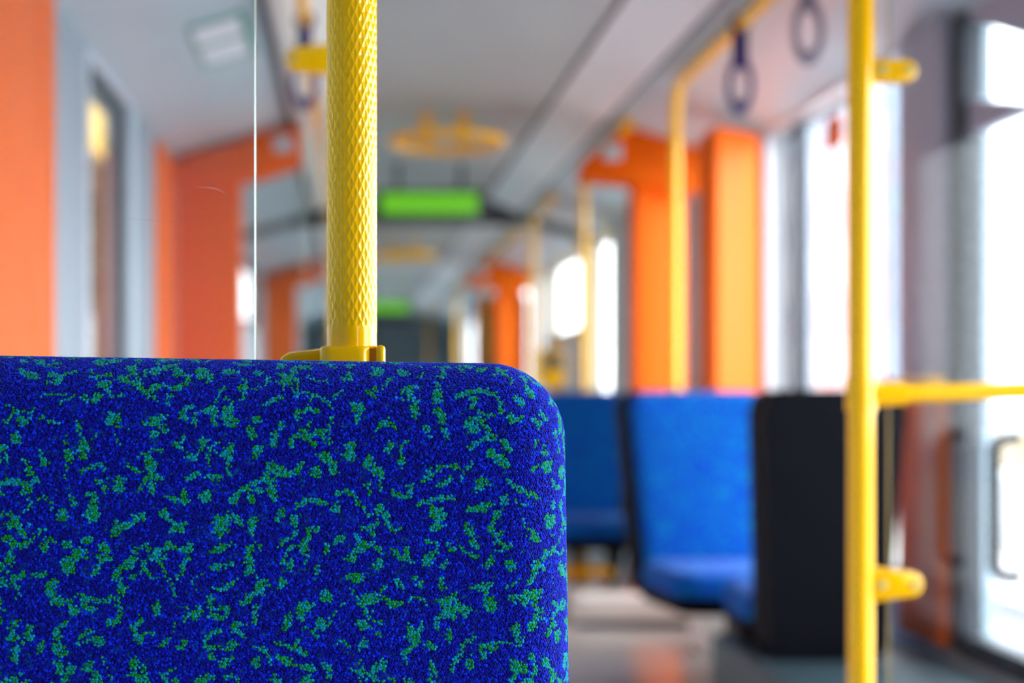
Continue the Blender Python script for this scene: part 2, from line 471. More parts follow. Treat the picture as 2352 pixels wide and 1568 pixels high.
# orange pillars and the orange portal with its gusset panels
op = MB().prism([(1.222, 5.15), (1.236, 5.148), (1.40, 5.285), (1.41, 5.30), (1.41, 5.38), (1.222, 5.38)], 'xy', 0.405, ZC + 0.90, 0.01).build('orange_pillar', M['orange']); tag(op, 'tall bright orange pillar beside the right window', 'pillar')
def portal_side(label, y, px0, px1, gus, plate):
    t = thing('orange_portal', label, 'portal', ((px0 + px1) / 2, y, 0.32))
    k = 0.11 if px0 > 0 else 0.0
    MB().prism([(px0, y), (px0 + 0.012, y - 0.002), (px1 - 0.012, y + k - 0.002), (px1, y + k), (px1, y + 0.18), (px0, y + 0.18)], 'xy', 0.32, ZC + 0.95, 0.008).build('pillar', M['orange'], t)
    gu = MB().prism([(a, ZC + b) for a, b in gus], 'xz', y - 0.03, y + 0.13, 0.006).build('gusset_panel', M['orange'], t)
    MB().box(plate[0] - 0.035, plate[0] + 0.035, y - 0.036, y - 0.026, ZC + plate[1] - 0.03, ZC + plate[1] + 0.03, 0.004).build('notice_plate', M['panel'], gu)
    return t
GR = [(0.889, 0.822), (1.09, 0.805), (1.33, 0.77), (1.40, 0.95), (1.31, 1.0), (1.06, 1.03), (0.889, 0.889)]
GL = [(-0.20, 0.885), (-0.37, 0.826), (-0.69, 0.80), (-0.69, 0.88), (-0.36, 1.0), (-0.20, 1.03)]
portal_side('orange portal pillar with gusset on the right, behind the bright orange pillar', 5.9, 1.097, 1.315, GR, (1.0, 0.925))
portal_side('orange portal pillar with gusset on the left, seen through the glass screen', 5.9, -0.685, -0.44, GL, (-0.27, 0.955))
portal_side('far orange portal pillar on the right, deep down the car', 11.8, 1.12, 1.34, GR, (1.0, 0.925))
portal_side('far orange portal pillar on the left, deep down the car', 11.8, -0.685, -0.44, GL, (-0.27, 0.955))
lo = MB().box(XL - 0.01, XL + 0.02, 5.42, 5.92, 0.0, ZC + 0.90, 0.008).build('orange_wall_panel', M['orange']); tag(lo, 'flat orange wall panel beside the left portal pillar', 'wall panel')
lp = thing('orange_wall_post', 'wide orange wall post at the left edge of the picture', 'pillar', (XL + 0.03, 3.1, 0))
MB().box(XL - 0.02, XL + 0.045, 2.68, 3.20, 0.0, ZC + 0.92, 0.02).build('post_body', M['orange'], lp)
MB().box(XL - 0.02, XL + 0.03, 3.21, 3.50, 0.0, ZC + 0.92, 0.016).build('post_edge', M['orange'], lp)
ws = MB().box(XL - 0.02, XL + 0.012, 3.58, 4.00, 0.0, ZC + 0.90, 0.01).build('trim_8', M['post']); struct(ws, 'pale grey post beside the left window')
ws = MB().box(XL - 0.02, XL + 0.012, 5.0, 5.38, 0.0, ZC + 0.90, 0.01).build('trim_9', M['post']); struct(ws, 'pale grey post behind the left window')

# articulation: dark frame and bellows between the two car sections
m = MB()
for (x0, x1, z0, z1) in ((XL, XL + 0.16, 0, H), (XR - 0.10, XR, 0, H)):
    pass
for k in range(5):
    y = 8.84 + k * 0.10; ins = 0.03 if k % 2 else 0.0
    m.box(-0.32 - ins, 1.06 + ins, y, y + 0.08, H - 0.03 + ins, H + 0.05)
be = m.build('articulation_bellows', M['bellows'], smooth=False); be.name = 'trim_10'; struct(be, 'grey bellows folds in the ceiling between two car sections')
bm_ = MB().box(-0.36, 1.16, 8.98, 9.04, H - 0.135, H - 0.02, 0.01).build('trim_11', M['dark']); struct(bm_, 'dark cross beam below the ceiling at the car joint')

# ------------------------------------------------------------------ ceiling fittings
def led_sign(y, label):
    x0, x1 = 0.375 - 0.235, 0.375 + 0.235
    t = thing('led_display', label, 'display', (0.375, y, H - 0.19), 'green led displays under the ceiling')
    c = ZC + 0.917
    m = MB().box(x0 - 0.03, x1 + 0.03, y, y + 0.07, c - 0.078, c + 0.075, 0.008)
    m.build('housing', M['dark'], t)
    MB().box(x0, x1, y - 0.004, y + 0.002, c - 0.052, c + 0.052, 0.003).build('lit_panel', M['led'], t)
    for x in (x0 + 0.08, x1 - 0.08): MB().box(x - 0.012, x + 0.012, y + 0.02, y + 0.045, c + 0.07, H + 0.01).build('hanger', M['dark'], t, smooth=False)
    return t
led_sign(7.42, 'wide glowing green LED display under the ceiling, the nearer one')
led_sign(16.4, 'small green LED display far down the car, the further one')
def ring(y, label):
    t = thing('ring_handrail', label, 'handrail', (0.375, y, ZC + 0.97), 'ring handrails')
    MB().torus((0.375, y, ZC + 0.985), 0.215, 0.018).build('ring', M['yellow'], t)
    for x in (-1, 1):
        br = MB().tube([(0.375 + x * 0.075, y + 0.2, ZC + 0.985), (0.375 + x * 0.075, y + 0.2, H + 0.005)], 0.018, 12)
        br.tube([(0.375 + x * 0.075, y + 0.2, H - 0.012), (0.375 + x * 0.075, y + 0.2, H + 0.004)], 0.036, 16)
        br.build('mount', M['yellow'], t)
    return t
ring(6.0, 'yellow ring handrail hanging from the ceiling, the nearest one')
ring(11.0, 'yellow ring handrail behind the nearer green display')

# ------------------------------------------------------------------ yellow poles and rails
def pole_rail(x, y, yend, label, foot=0.0, zr=1.0, rad=0.14, grp='yellow poles that bend into the rail'):
    pts = bend_path([(x, y, foot), (x, y, ZC + zr), (x, yend, ZC + zr)], rad, 10)
    t = thing('bent_pole', label, 'pole', (x, y, foot), grp)
    MB().tube(pts, 0.0175, 18).build('tube', M['yellow'], t)
    # bracket to the panel above at the end
    MB().tube([(x, yend + 0.06, ZC + zr), (x, yend + 0.06, ZC + zr + 0.075)], 0.013, 12).build('hanger', M['yellow'], t)
    MB().tube([(x, yend + 0.03, ZC + zr), (x, yend + 0.09, ZC + zr)], 0.024, 14).build('clamp', M['yellow'], t)
    return t
pole_rail(1.055, 4.985, 2.3, 'slim yellow pole rising behind the blue seat by the bright orange pillar', 0.62)
pole_rail(1.03, 6.8, 5.7, 'yellow pole bending to the right below the orange gusset', 0.205)
pole_rail(1.03, 8.7, 7.9, 'yellow pole beyond the car joint, left of the far window')
pole_rail(1.03, 11.9, 9.6, 'far yellow pole in the second car section')
pole_rail(1.03, 15.0, 13.0, 'distant yellow pole deep in the car, right side')
pole_rail(1.03, 20.5, 18.0, 'most distant yellow pole, near the vanishing end')
pole_rail(-0.13, 9.8, 2.9, 'yellow pole bending into the left ceiling rail, mostly hidden by the patterned pole')

def strap(x, y, label, mtl, zr=1.0, L=0.25):
    z = ZC + zr
    t = thing('hanging_strap', label, 'strap', (x, y, z - L))
    MB().torus((x, y, z), 0.022, 0.007, 'y', 20, 8).build('rail_collar', mtl, t)
    MB().box(x - 0.02, x + 0.02, y - 0.008, y + 0.008, z - 0.118, z - 0.012, 0.005).build('hanger_strip', mtl, t)
    MB().torus((x, y, z - 0.165), 0.052, 0.0135, 'y', 36, 10, 0.58, 1.22).build('loop', mtl, t)
    return t
strap(1.055, 4.15, 'dark blue hanging strap loop on the right rail', M['navy'])
strap(1.055, 3.53, 'grey hanging strap loop beside the right pole', M['greystrap'])
strap(-0.13, 4.1, 'dark blue hanging strap on the left rail, beside the patterned pole', M['navy'])

# yellow ticket validator on the pole by the far window
t = thing('ticket_validator', 'yellow ticket validator box just above the patterned seat corner', 'validator', (1.05, 8.0, 0.205))
MB().box(0.985, 1.115, 7.95, 8.05, ZC + 0.02, ZC + 0.23, 0.02).build('body', M['yellow'], t)
MB().box(1.005, 1.095, 7.944, 7.955, ZC + 0.12, ZC + 0.20, 0.003).build('screen', M['dark'], t)
MB().tube([(1.05, 8.0, 0.205), (1.05, 8.0, ZC + 0.03)], 0.0175, 14).build('post', M['yellow'], t)
# dark red equipment cabinet far down the car
t = thing('equipment_cabinet', 'dark red cabinet far down the car between yellow poles', 'cabinet', (1.25, 12.6, 0))
MB().box(1.02, 1.43, 12.4, 12.8, 0, ZC + 0.78, 0.02).build('body', M['red'], t)
MB().box(1.06, 1.20, 12.385, 12.405, ZC - 0.2, ZC + 0.60, 0.004).build('door_panel', M['dark'], t)

# ------------------------------------------------------------------ seats down the car
def outline(wt, wb, h, r, n=6):
    """rounded trapezoid in (x, z), base at z=0, top at z=h, counter-clockwise"""
    pts = []
    for cx, cz, a0 in ((wt - r, h - r, 0), (-wt + r, h - r, 90), (-wb + r, r, 180), (wb - r, r, 270)):
        for k in range(n + 1):
            a = math.radians(a0 + 90 * k / n)
            pts.append((cx + r * math.cos(a), cz + r * math.sin(a)))
    return pts
def pad(wt, wb, h, r, th, er, bulge=0.0, n=6, tf=None):
    """cushion: rounded trapezoid of thickness th along y with rounded front edge er; front at y=0"""
    layers = [(0.0, th)]
    for k in range(5):
        a = PI / 2 * k / 4
        layers.append((er * (1 - math.cos(a)), er * (1 - math.sin(a))))
    for q in (0.3, 0.6, 0.85):
        layers.append((er + (min(wt, wb, h / 2) - er) * q, -bulge * math.sin(q * PI / 2)))
    vs = []; fs = []; N = 4 * (n + 1)
    for ins, y in layers:
        rr = max(r - ins, 0.004)
        for (x, z) in outline(wt - ins, wb - ins, h - 2 * ins, rr, n):
            vs.append((x, y, z + ins))
    for i in range(len(layers) - 1):
        for k in range(N):
            k2 = (k + 1) % N
            fs.append([i * N + k, (i + 1) * N + k, (i + 1) * N + k2, i * N + k2])
    fs.append(list(range(N))); fs.append([(len(layers) - 1) * N + k for k in range(N)][::-1])
    if tf: vs = [tf(*p) for p in vs]
    return vs, fs
def car_seat(label, x, y, rot, group='blue bucket seats', k=1.0, brackets=True):
    """seat facing -y in local space; the backrest front is at local y=0"""
    t = thing('tram_seat', label, 'seat', (0, 0, 0), group)
    lean = lambda px, py, pz: (px, py + 0.10 * (pz - 0.5), pz)
    v, f = pad(0.215, 0.175, 0.60, 0.05, 0.045, 0.025, 0.006, tf=lambda a, b, c: lean(a, b - 0.012, c + 0.50))
    obj_from('backrest', v, f, M['fabric'], t)
    v, f = pad(0.232, 0.195, 0.66, 0.06, 0.17, 0.02, 0, tf=lambda a, b, c: lean(a, b + 0.02, c + 0.445))
    obj_from('back_shell', v, f, M['black'], t)
    # seat cushion: lying pad, front edge rounded
    v, f = pad(0.20, 0.17, 0.40, 0.07, 0.07, 0.03, 0.008, tf=lambda a, b, c: (a, -0.40 + c, 0.585 - b))
    v = [(px, py + 0.0, pz) for px, py, pz in v]
    obj_from('seat_cushion', v, [q[::-1] for q in f], M['fabric'], t)
    v, f = pad(0.205, 0.165, 0.41, 0.07, 0.06, 0.03, 0, tf=lambda a, b, c: (a, -0.39 + c, 0.46 + b))
    obj_from('seat_pan', v, f, M['black'], t)
    for sx in ((-1, 1) if brackets else ()):
        MB().prism([(0.13, 0.50), (0.13, 0.24), (0.06, 0.24), (-0.25, 0.48), (-0.25, 0.50)], 'yz', sx * 0.15 - 0.012, sx * 0.15 + 0.012).build('bracket', M['black'], t, smooth=False)
    t.location = (x, y, 0); t.rotation_euler = (0, 0, rot); t.scale = (k, 1, 1)
    return t
car_seat('blue seat facing the camera beside the black seat shell', 1.085, 4.72, 0, brackets=False)
car_seat('blue seat half hidden behind the patterned front seat', 0.962, 6.50, 0)
car_seat('black seat shell seen from behind, right of the blue seats', 1.14, 3.84, PI, k=0.72, brackets=False)
# white plinths below and behind the seats, podium under the black one
ps = MB().box(0.60, XR - 0.012, 4.10, 8.4, 0.0, 0.205, 0.006).build('seat_platform', M['floor']); tag(ps, 'raised grey vinyl platform under the blue seats', 'platform')
m = MB().box(0.86, XR - 0.015, 5.80, 6.10, 0.205, 0.32, 0.008); pz = thing('seat_plinth', 'off-white plinth box under the orange portal pillar', 'plinth', (1.15, 5.95, 0.205))
m.build('box', M['white'], pz)
MB().box(0.85, XR - 0.015, 5.786, 5.799, 0.205, 0.228).build('skirting', M['rubber'], pz, smooth=False)
MB().box(1.19, XR - 0.015, 5.16, 5.40, 0.205, 0.405, 0.008).build('pillar_base', M['white']); tag(bpy.data.objects['pillar_base'], 'off-white box under the bright orange pillar', 'plinth')
MB().box(XL + 0.003, -0.42, 5.86, 6.10, 0.0, 0.32, 0.008).build('portal_base', M['white']); tag(bpy.data.objects['portal_base'], 'off-white box under the left orange portal pillar', 'plinth')
for x0_, x1_, w_ in ((1.10, XR - 0.01, 'right'), (XL + 0.003, -0.42, 'left')):
    o_ = MB().box(x0_, x1_, 11.76, 12.0, 0.0, 0.32, 0.008).build('portal_base', M['white']); tag(o_, 'off-white box under the far orange portal pillar on the ' + w_, 'plinth')
po = MB().box(0.96, XR - 0.015, 2.75, 4.08, 0.0, ZC - 0.645, 0.012).build('seat_podium', M['teal']); tag(po, 'teal grey podium under the black seat shell', 'podium')
for sx_, yy_ in ((1.085, 4.9), (0.885, 6.46)):
    pass
# wall brackets that carry the cantilever seats
m = MB().box(1.20, XR - 0.005, 4.62, 4.92, 0.28, 0.455, 0.01).build('seat_console', M['dark']); tag(m, 'dark wall console carrying the nearer blue seat', 'console')
t = thing('seat_stand', 'yellow and grey stand under the half hidden blue seat', 'stand', (0.93, 6.35, 0.205))
MB().tube([(0.93, 6.35, 0.205), (0.93, 6.35, 0.455)], 0.025, 14).build('column', M['bellows'], t)
MB().box(0.82, 1.06, 6.18, 6.40, 0.345, 0.385, 0.01).build('foot_plate', M['yellow'], t)

# ------------------------------------------------------------------ stickers on the left panel
def on_left_panel(x0, x1, y0, y1, mtl, name, parent=None, off=0.003):
    # panel from (-0.32,H-.10) to (-0.71, ZC+.90)
    def zz(x):
        mxx = XM - (x - XM)
        return float(np.interp(mxx, [1.0, 1.06, 1.22, 1.36, 1.47], [H - 0.072, H - 0.10, H - 0.145, H - 0.185, ZC + 0.90])) - off
    xs = np.linspace(x0, x1, 5); v = []; f = []
    for k, x in enumerate(xs):
        v += [(x, y0, zz(x)), (x, y1, zz(x)), (x, y0, zz(x) + 0.002), (x, y1, zz(x) + 0.002)]
    for k in range(4):
        a = 4 * k; b = a + 4
        f += [[a, a + 1, b + 1, b], [a + 2, b + 2, b + 3, a + 3], [a, b, b + 2, a + 2], [a + 1, a + 3, b + 3, b + 1]]
    f += [[0, 2, 3, 1], [16, 17, 19, 18]]
    return obj_from(name, v, f, mtl, parent, smooth=False)
t = thing('safety_notice', 'white and green safety notice on the upper left panel', 'notice', (-0.36, 4.3, ZC + 0.95))
on_left_panel(-0.45, -0.29, 4.10, 4.62, M['stickergreen'], 'backing', t)
on_left_panel(-0.44, -0.31, 4.14, 4.33, M['sticker'], 'upper_sheet', t, 0.006)
on_left_panel(-0.44, -0.31, 4.38, 4.58, M['sticker'], 'lower_sheet', t, 0.006)

# ------------------------------------------------------------------ glass screens with their poles
def clamp_finger(parent, x0, x1, y, z, h0, h1, name='clamp'):
    """tapered rounded finger from the pole to the glass"""
    s = 1 if x1 > x0 else -1
    pts = [(x0, z - h0 / 2), (x1 - s * h1 / 2, z - h1 / 2)]
    for k in range(1, 6):
        a = -PI / 2 + PI * k / 6
        pts.append((x1 - s * h1 / 2 + s * h1 / 2 * math.cos(a), z + h1 / 2 * math.sin(a)))
    pts += [(x1 - s * h1 / 2, z + h1 / 2), (x0, z + h0 / 2)]
    c = MB().prism(pts, 'xz', y - 0.013, y + 0.013, 0.003).build(name, M['yellow'], parent)
    m = MB()
    for xx in (x1 - s * 0.011, x0 + s * 0.018):
        m2 = MB().tube([(xx, y - 0.0155, z), (xx, y - 0.012, z)], 0.006, 14)
        m2.build('screw', M['steel'], c)
    return c
def glass_sheet(parent, xe, xw, y, z0, z1, mtl, rot=0.0, th=0.008, edge=True):
    """sheet from the free edge xe to the wall xw"""
    ca, sa = math.cos(rot), math.sin(rot); s = 1 if xw > xe else -1
    L = abs(xw - xe)
    def P(u, w, z): return (xe + s * (u * ca) + (-s) * w * sa * -1 * 0 + w * 0, y + u * sa + w, z)
    v = [P(0.0012, 0, z0), P(L, 0, z0), P(L, th, z0), P(0.0012, th, z0), P(0.0012, 0, z1), P(L, 0, z1), P(L, th, z1), P(0.0012, th, z1)]
    f = [[0, 1, 5, 4], [2, 3, 7, 6], [0, 3, 2, 1], [4, 5, 6, 7], [1, 2, 6, 5], [3, 0, 4, 7]]
    if s < 0: f = [q[::-1] for q in f]
    g = obj_from('glass_sheet', v, f, mtl, parent, smooth=False)
    # polished edge strip
    m = MB(); x = xe; c = th / 2
    pr = [(x + s * 0.0012, y), (x, y + 0.0010), (x, y + th - 0.0010), (x + s * 0.0012, y + th)]
    m.prism(pr, 'xy', z0, z1)
    m.build('polished_edge', M['glass_edge'], g, smooth=False)
    return g

# right screen by the door
PX, PY = 0.70, 2.1
t = thing('screen_pole', 'plain yellow pole on the right with two glass clamps and a rail', 'pole', (PX, PY, 0))
MB().tube([(PX, PY, 0.0), (PX, PY, H - 0.004)], 0.0175, 28).build('tube', M['yellow'], t)
rl = MB().tube([(PX + 0.008, PY, ZC - 0.004), (XR - 0.002, PY - 0.0, ZC + 0.018)], 0.0125, 18).build('rail', M['yellow'], t)
MB().tube([(PX, PY, ZC - 0.026), (PX, PY, ZC + 0.018)], 0.0205, 24).build('rail_socket', M['yellow'], t)
MB().tube([(PX + 0.016, PY, ZC - 0.0035), (PX + 0.06, PY, ZC - 0.0022)], 0.0165, 20).build('rail_sleeve', M['yellow'], t)
clamp_finger(t, PX + 0.008, PX + 0.075, PY, ZC + 0.441, 0.032, 0.03)
clamp_finger(t, PX + 0.008, PX + 0.083, PY, ZC - 0.264, 0.050, 0.034)
gt = thing('glass_screen', 'clear glass screen beside the right yellow pole', 'glass screen', (1.09, PY, ZC - 0.7))
glass_sheet(gt, PX + 0.038, XR - 0.003, PY - 0.004, ZC - 0.72, ZC + 0.95, M['screen_glass2'])

# second left screen, further down, its pole hidden behind the patterned pole
t = thing('screen_pole', 'yellow pole hidden behind the patterned pole, only its clamp showing', 'pole', (-0.004, 2.35, 0))
MB().tube([(-0.004, 2.35, 0), (-0.004, 2.35, H - 0.004)], 0.0175, 24).build('tube', M['yellow'], t)
c = clamp_finger(t, 0.0, -0.104, 2.35, ZC + 0.512, 0.055, 0.036)
gt = thing('glass_screen', 'second glass screen further down on the left', 'glass screen', (-0.38, 2.35, ZC - 0.7))
glass_sheet(gt, -0.076, XL + 0.003, 2.35, ZC - 0.72, ZC + 0.95, M['screen_glass2'], 0.06)

# front screen left of the patterned pole
GY = 1.035
gt = thing('glass_screen', 'front glass screen with scratches, left of the patterned pole', 'glass screen', (-0.38, GY, ZC - 0.5))
gs = glass_sheet(gt, -0.0657, XL + 0.003, GY, ZC - 0.35, ZC + 0.95, M['screen_glass'], 0.14, 0.010)
def scratch(pts, w):
    m = MB(); v = []; f = []
    for k, (px, py) in enumerate(pts):
        X = (px - 810) / 3500; Y = GY
        # solve position on the rotated sheet
        for _ in range(6):
            u = max(0, -(X * Y) - 0.0657); Y = GY + u / math.cos(0.14) * math.sin(0.14) - 0.0006
        z = ZC + (900 - py) / 3500 * Y
        ww = w * math.sin(PI * (k + 0.5) / len(pts))
        v += [(X * Y, Y, z - ww), (X * Y, Y, z + ww)]
    for k in range(len(pts) - 1): f.append([2 * k, 2 * k + 2, 2 * k + 3, 2 * k + 1])
    obj_from('scratch', v, f, M['scratch'], gs, smooth=False)
scratch([(450, 432), (470, 430), (488, 431), (505, 437), (515, 443), (521, 449)], 0.0007)
scratch([(195, 596), (205, 595), (218, 594), (228, 595), (236, 593)], 0.0005)
scratch([(270, 502), (320, 504), (370, 507), (400, 510), (425, 510), (440, 513)], 0.0003)
scratch([(276, 476), (284, 481), (291, 486), (300, 484)], 0.0003)
scratch([(186, 575), (196, 573), (206, 570), (212, 567)], 0.00025)
scratch([(460, 333), (475, 338), (485, 345), (490, 352)], 0.0003)

# ------------------------------------------------------------------ the patterned yellow pole in front
FX, FY, FR = -0.0007, 1.05, 0.0174
fp = thing('patterned_pole', 'thick yellow pole with diamond dimples standing behind the front seat', 'pole', (FX, FY, 0))
def knurled(z0, z1):
    NC = 42; sub = 6
    nu = NC // 2 * sub * 2 // 1
    pv = 0.01172
    nz = int(round((z1 - z0) / pv * 12))
    th = np.arange(nu) * 2 * PI / nu
    zz = z0 + (z1 - z0) * np.arange(nz + 1) / nz
    U, V = np.meshgrid(th / (2 * PI) * (NC / 2), (zz - z0) / pv)
    def dia(u, v):
        du = np.abs(u - np.round(u)); dv = np.abs(v - np.round(v)); return du + dv
    d = np.minimum(dia(U, V), dia(U + 0.5, V + 0.5))
    q = np.clip(1 - d / 0.5, 0, 1)
    dep = 0.00072 * (q ** 0.85) 
    fade = np.clip((V - 0.25) / 0.3, 0, 1)
    R = FR - dep * fade
    X = FX + R * np.cos(U / (NC / 2) * 2 * PI + 0.03); Y = FY + R * np.sin(U / (NC / 2) * 2 * PI + 0.03); Z = np.repeat(zz[:, None], nu, 1)
    v = np.stack([X, Y, Z], -1).reshape(-1, 3)
    i = np.arange(nz)[:, None] * nu; k = np.arange(nu)[None, :]; k2 = (k + 1) % nu
    f = np.stack([i + k, i + k2, i + nu + k2, i + nu + k], -1).reshape(-1, 4)
    return v, f.tolist()
v, f = knurled(ZC + 0.041, ZC + 0.72)
obj_from('dimpled_sleeve', v, f, M['yellow'], fp, angle=180)
MB().tube([(FX, FY, 0), (FX, FY, ZC + 0.0425)], FR - 0.0001, 64).build('lower_tube', M['yellow'], fp)
MB().tube([(FX, FY, ZC + 0.719), (FX, FY, H - 0.004)], FR, 48).build('upper_tube', M['yellow'], fp)
# clamp collar at seat-top height
zc0, zc1 = ZC - 0.03, ZC + 0.0312
def rrect(x0, x1, y0, y1, r, n=5):
    out = []
    for cx, cy_, a0 in ((x1 - r, y1 - r, 0), (x0 + r, y1 - r, 90), (x0 + r, y0 + r, 180), (x1 - r, y0 + r, 270)):
        for k in range(n + 1):
            a = math.radians(a0 + 90 * k / n); out.append((cx + r * math.cos(a), cy_ + r * math.sin(a)))
    return out
cl = MB().prism(rrect(-0.0225, 0.0118, FY - 0.0215, FY + 0.024, 0.008), 'xy', zc0, zc1, 0.0025).build('clamp_body', M['yellow'], fp)
MB().prism(rrect(0.0158, 0.0222, FY - 0.019, FY + 0.022, 0.0028), 'xy', zc0, zc1 + 0.0006, 0.0024).build('clamp_cap', M['yellow'], cl)
MB().box(0.0112, 0.0162, FY - 0.015, FY + 0.018, zc0 + 0.002, zc1 - 0.0018).build('clamp_gap', M['slit'], cl, smooth=False)
pts = [(-0.018, zc0), (-0.052, zc0), (-0.0518, ZC + 0.018), (-0.049, ZC + 0.0245), (-0.044, ZC + 0.0275), (-0.030, ZC + 0.0292), (-0.018, ZC + 0.0305)]
MB().prism(pts, 'xz', FY - 0.004, FY + 0.024, 0.004).build('clamp_arm', M['yellow'], cl)

# ------------------------------------------------------------------ the front seat, with its moquette as single loops
SX, SY = -0.0968, 0.958          # centre of the backrest, its front face
HW, TOPZ, BOTZ = 0.2345, 0.0203, -0.60
RC, RE = 0.048, 0.043            # corner radius of the outline, rounding of the edge
fs = thing('tram_seat', 'deep blue seat back with green squiggle moquette filling the foreground', 'seat', (SX, SY + 0.03, 0.0))
ri = RC - RE
ihw = HW - RE; it, ib = TOPZ - RE, BOTZ + RE
def cloth(u, w):
    """unrolled cloth (u right, w up) -> position and normal on the padded back"""
    cz = (it + ib) / 2; hh = (it - ib) / 2
    qx = np.abs(u) - (ihw - ri); qz = np.abs(w - cz) - (hh - ri)
    mx_, mz_ = np.maximum(qx, 0), np.maximum(qz, 0)
    out = np.sqrt(mx_ ** 2 + mz_ ** 2)
    sdf = out + np.minimum(np.maximum(qx, qz), 0) - ri
    t = np.maximum(sdf, 0)
    sx, sz = np.sign(u), np.sign(w - cz)
    both = (qx > 0) & (qz > 0)
    nx = np.where(out > 1e-9, mx_ / np.maximum(out, 1e-9), 0); nz = np.where(out > 1e-9, mz_ / np.maximum(out, 1e-9), 0)
    nx = nx * sx; nz = nz * sz
    # nearest point on the inner outline where outside, the point itself where inside
    px = np.where(sdf > 0, u - nx * sdf, u); pz = np.where(sdf > 0, w - nz * sdf, w)
    a = np.minimum(t / RE, PI / 2)
    ext = np.maximum(t - RE * PI / 2, 0)
    X = px + nx * RE * np.sin(a); Zz = pz + nz * RE * np.sin(a); Y = RE * (1 - np.cos(a)) + ext
    bul = 0.006 * np.clip(1 - (u / ihw) ** 2, 0, 1) * np.clip(1 - ((w - cz) / hh) ** 2, 0, 1)
    Y = Y - bul
    NX, NY, NZ = nx * np.sin(a), -np.cos(a), nz * np.sin(a)
    # slight skew of the real seat: the top edge falls to the right, the side opens downwards
    Xo = X + SX + 0.016 * (TOPZ - Zz)
    Zo = Zz - 0.0155 * (X - 0.06)
    return np.stack([Xo, Y + SY, Zo + ZC], -1), np.stack([NX, NY, NZ], -1), t
# backing: same surface, a little deeper
def grid_surface(off, step):
    ext = RE * PI / 2 + 0.03
    U = np.arange(-ihw - ext, ihw + ext + 1e-6, step); Wg = np.arange(ib - 0.0, it + ext + 1e-6, step)
    uu, ww = np.meshgrid(U, Wg)
    p, nrm, t = cloth(uu.ravel(), ww.ravel())
    p = p - nrm * off
    n_ = len(U); f = []
    tt = t.reshape(uu.shape); lim = RE * PI / 2 + 0.010
    idx = np.arange(uu.size).reshape(uu.shape)
    ok = (tt[:-1, :-1] < lim) & (tt[1:, :-1] < lim) & (tt[:-1, 1:] < lim) & (tt[1:, 1:] < lim)
    f = np.stack([idx[:-1, :-1], idx[:-1, 1:], idx[1:, 1:], idx[1:, :-1]], -1)[ok]
    used = np.unique(f); remap = -np.ones(uu.size, int); remap[used] = np.arange(len(used))
    return p[used], remap[f].tolist()
v, f = grid_surface(0.0003, 0.004)
obj_from('backing_cloth', v, f, M['backing'], fs, angle=180)

PITCH = 0.00165
def squiggles(nw, nu):
    """raster of the green figures on the loop grid: wandering strokes with thick and thin stretches, and blobs"""
    g = np.zeros((nw, nu), bool)
    occ = np.zeros((nw // 3 + 2, nu // 3 + 2), bool)
    R = random.Random(5)
    def stamp(x, y, r):
        x0, x1 = int(x - r - 1), int(x + r + 2); y0, y1 = int(y - r - 1), int(y + r + 2)
        for j in range(max(0, y0), min(nw, y1)):
            for i in range(max(0, x0), min(nu, x1)):
                if (i - x) ** 2 + (j - y) ** 2 <= (r + R.uniform(-0.35, 0.3)) ** 2: g[j, i] = True
    cell = 8.1
    for cj in range(int(nw / cell) + 1):
        for ci in range(int(nu / cell) + 1):
            x = (ci + R.random() * 0.9) * cell; y = (cj + R.random() * 0.9) * cell
            kind = R.random()
            if kind < 0.05: continue
            if kind < 0.27:      # blob, ragged
                r = R.uniform(1.2, 2.7)
                for _ in range(3): stamp(x + R.uniform(-1.2, 1.2), y + R.uniform(-2.2, 2.2), r * R.uniform(0.6, 1.0))
            else:                # stroke
                a = R.uniform(0, 2 * PI); n_ = R.randint(5, 14); bend = R.uniform(-0.16, 0.16)
                th = R.choice((0.5, 0.6, 0.7, 0.9, 1.1)); fat = R.random(); fr = R.uniform(1.1, 2.2) if R.random() < 0.6 else 0
                k0 = R.randint(0, n_)
                for k in range(n_):
                    rr = th
                    if fr and abs(k - k0) <= 2: rr = max(th, fr * (1 - abs(k - k0) * 0.22))
                    stamp(x, y, rr)
                    a += bend + R.uniform(-0.35, 0.35)
                    if R.random() < 0.10: a += R.choice((-1, 1)) * R.uniform(0.7, 1.5)
                    x += math.cos(a) * 1.0; y += math.sin(a) * 1.0
    return g
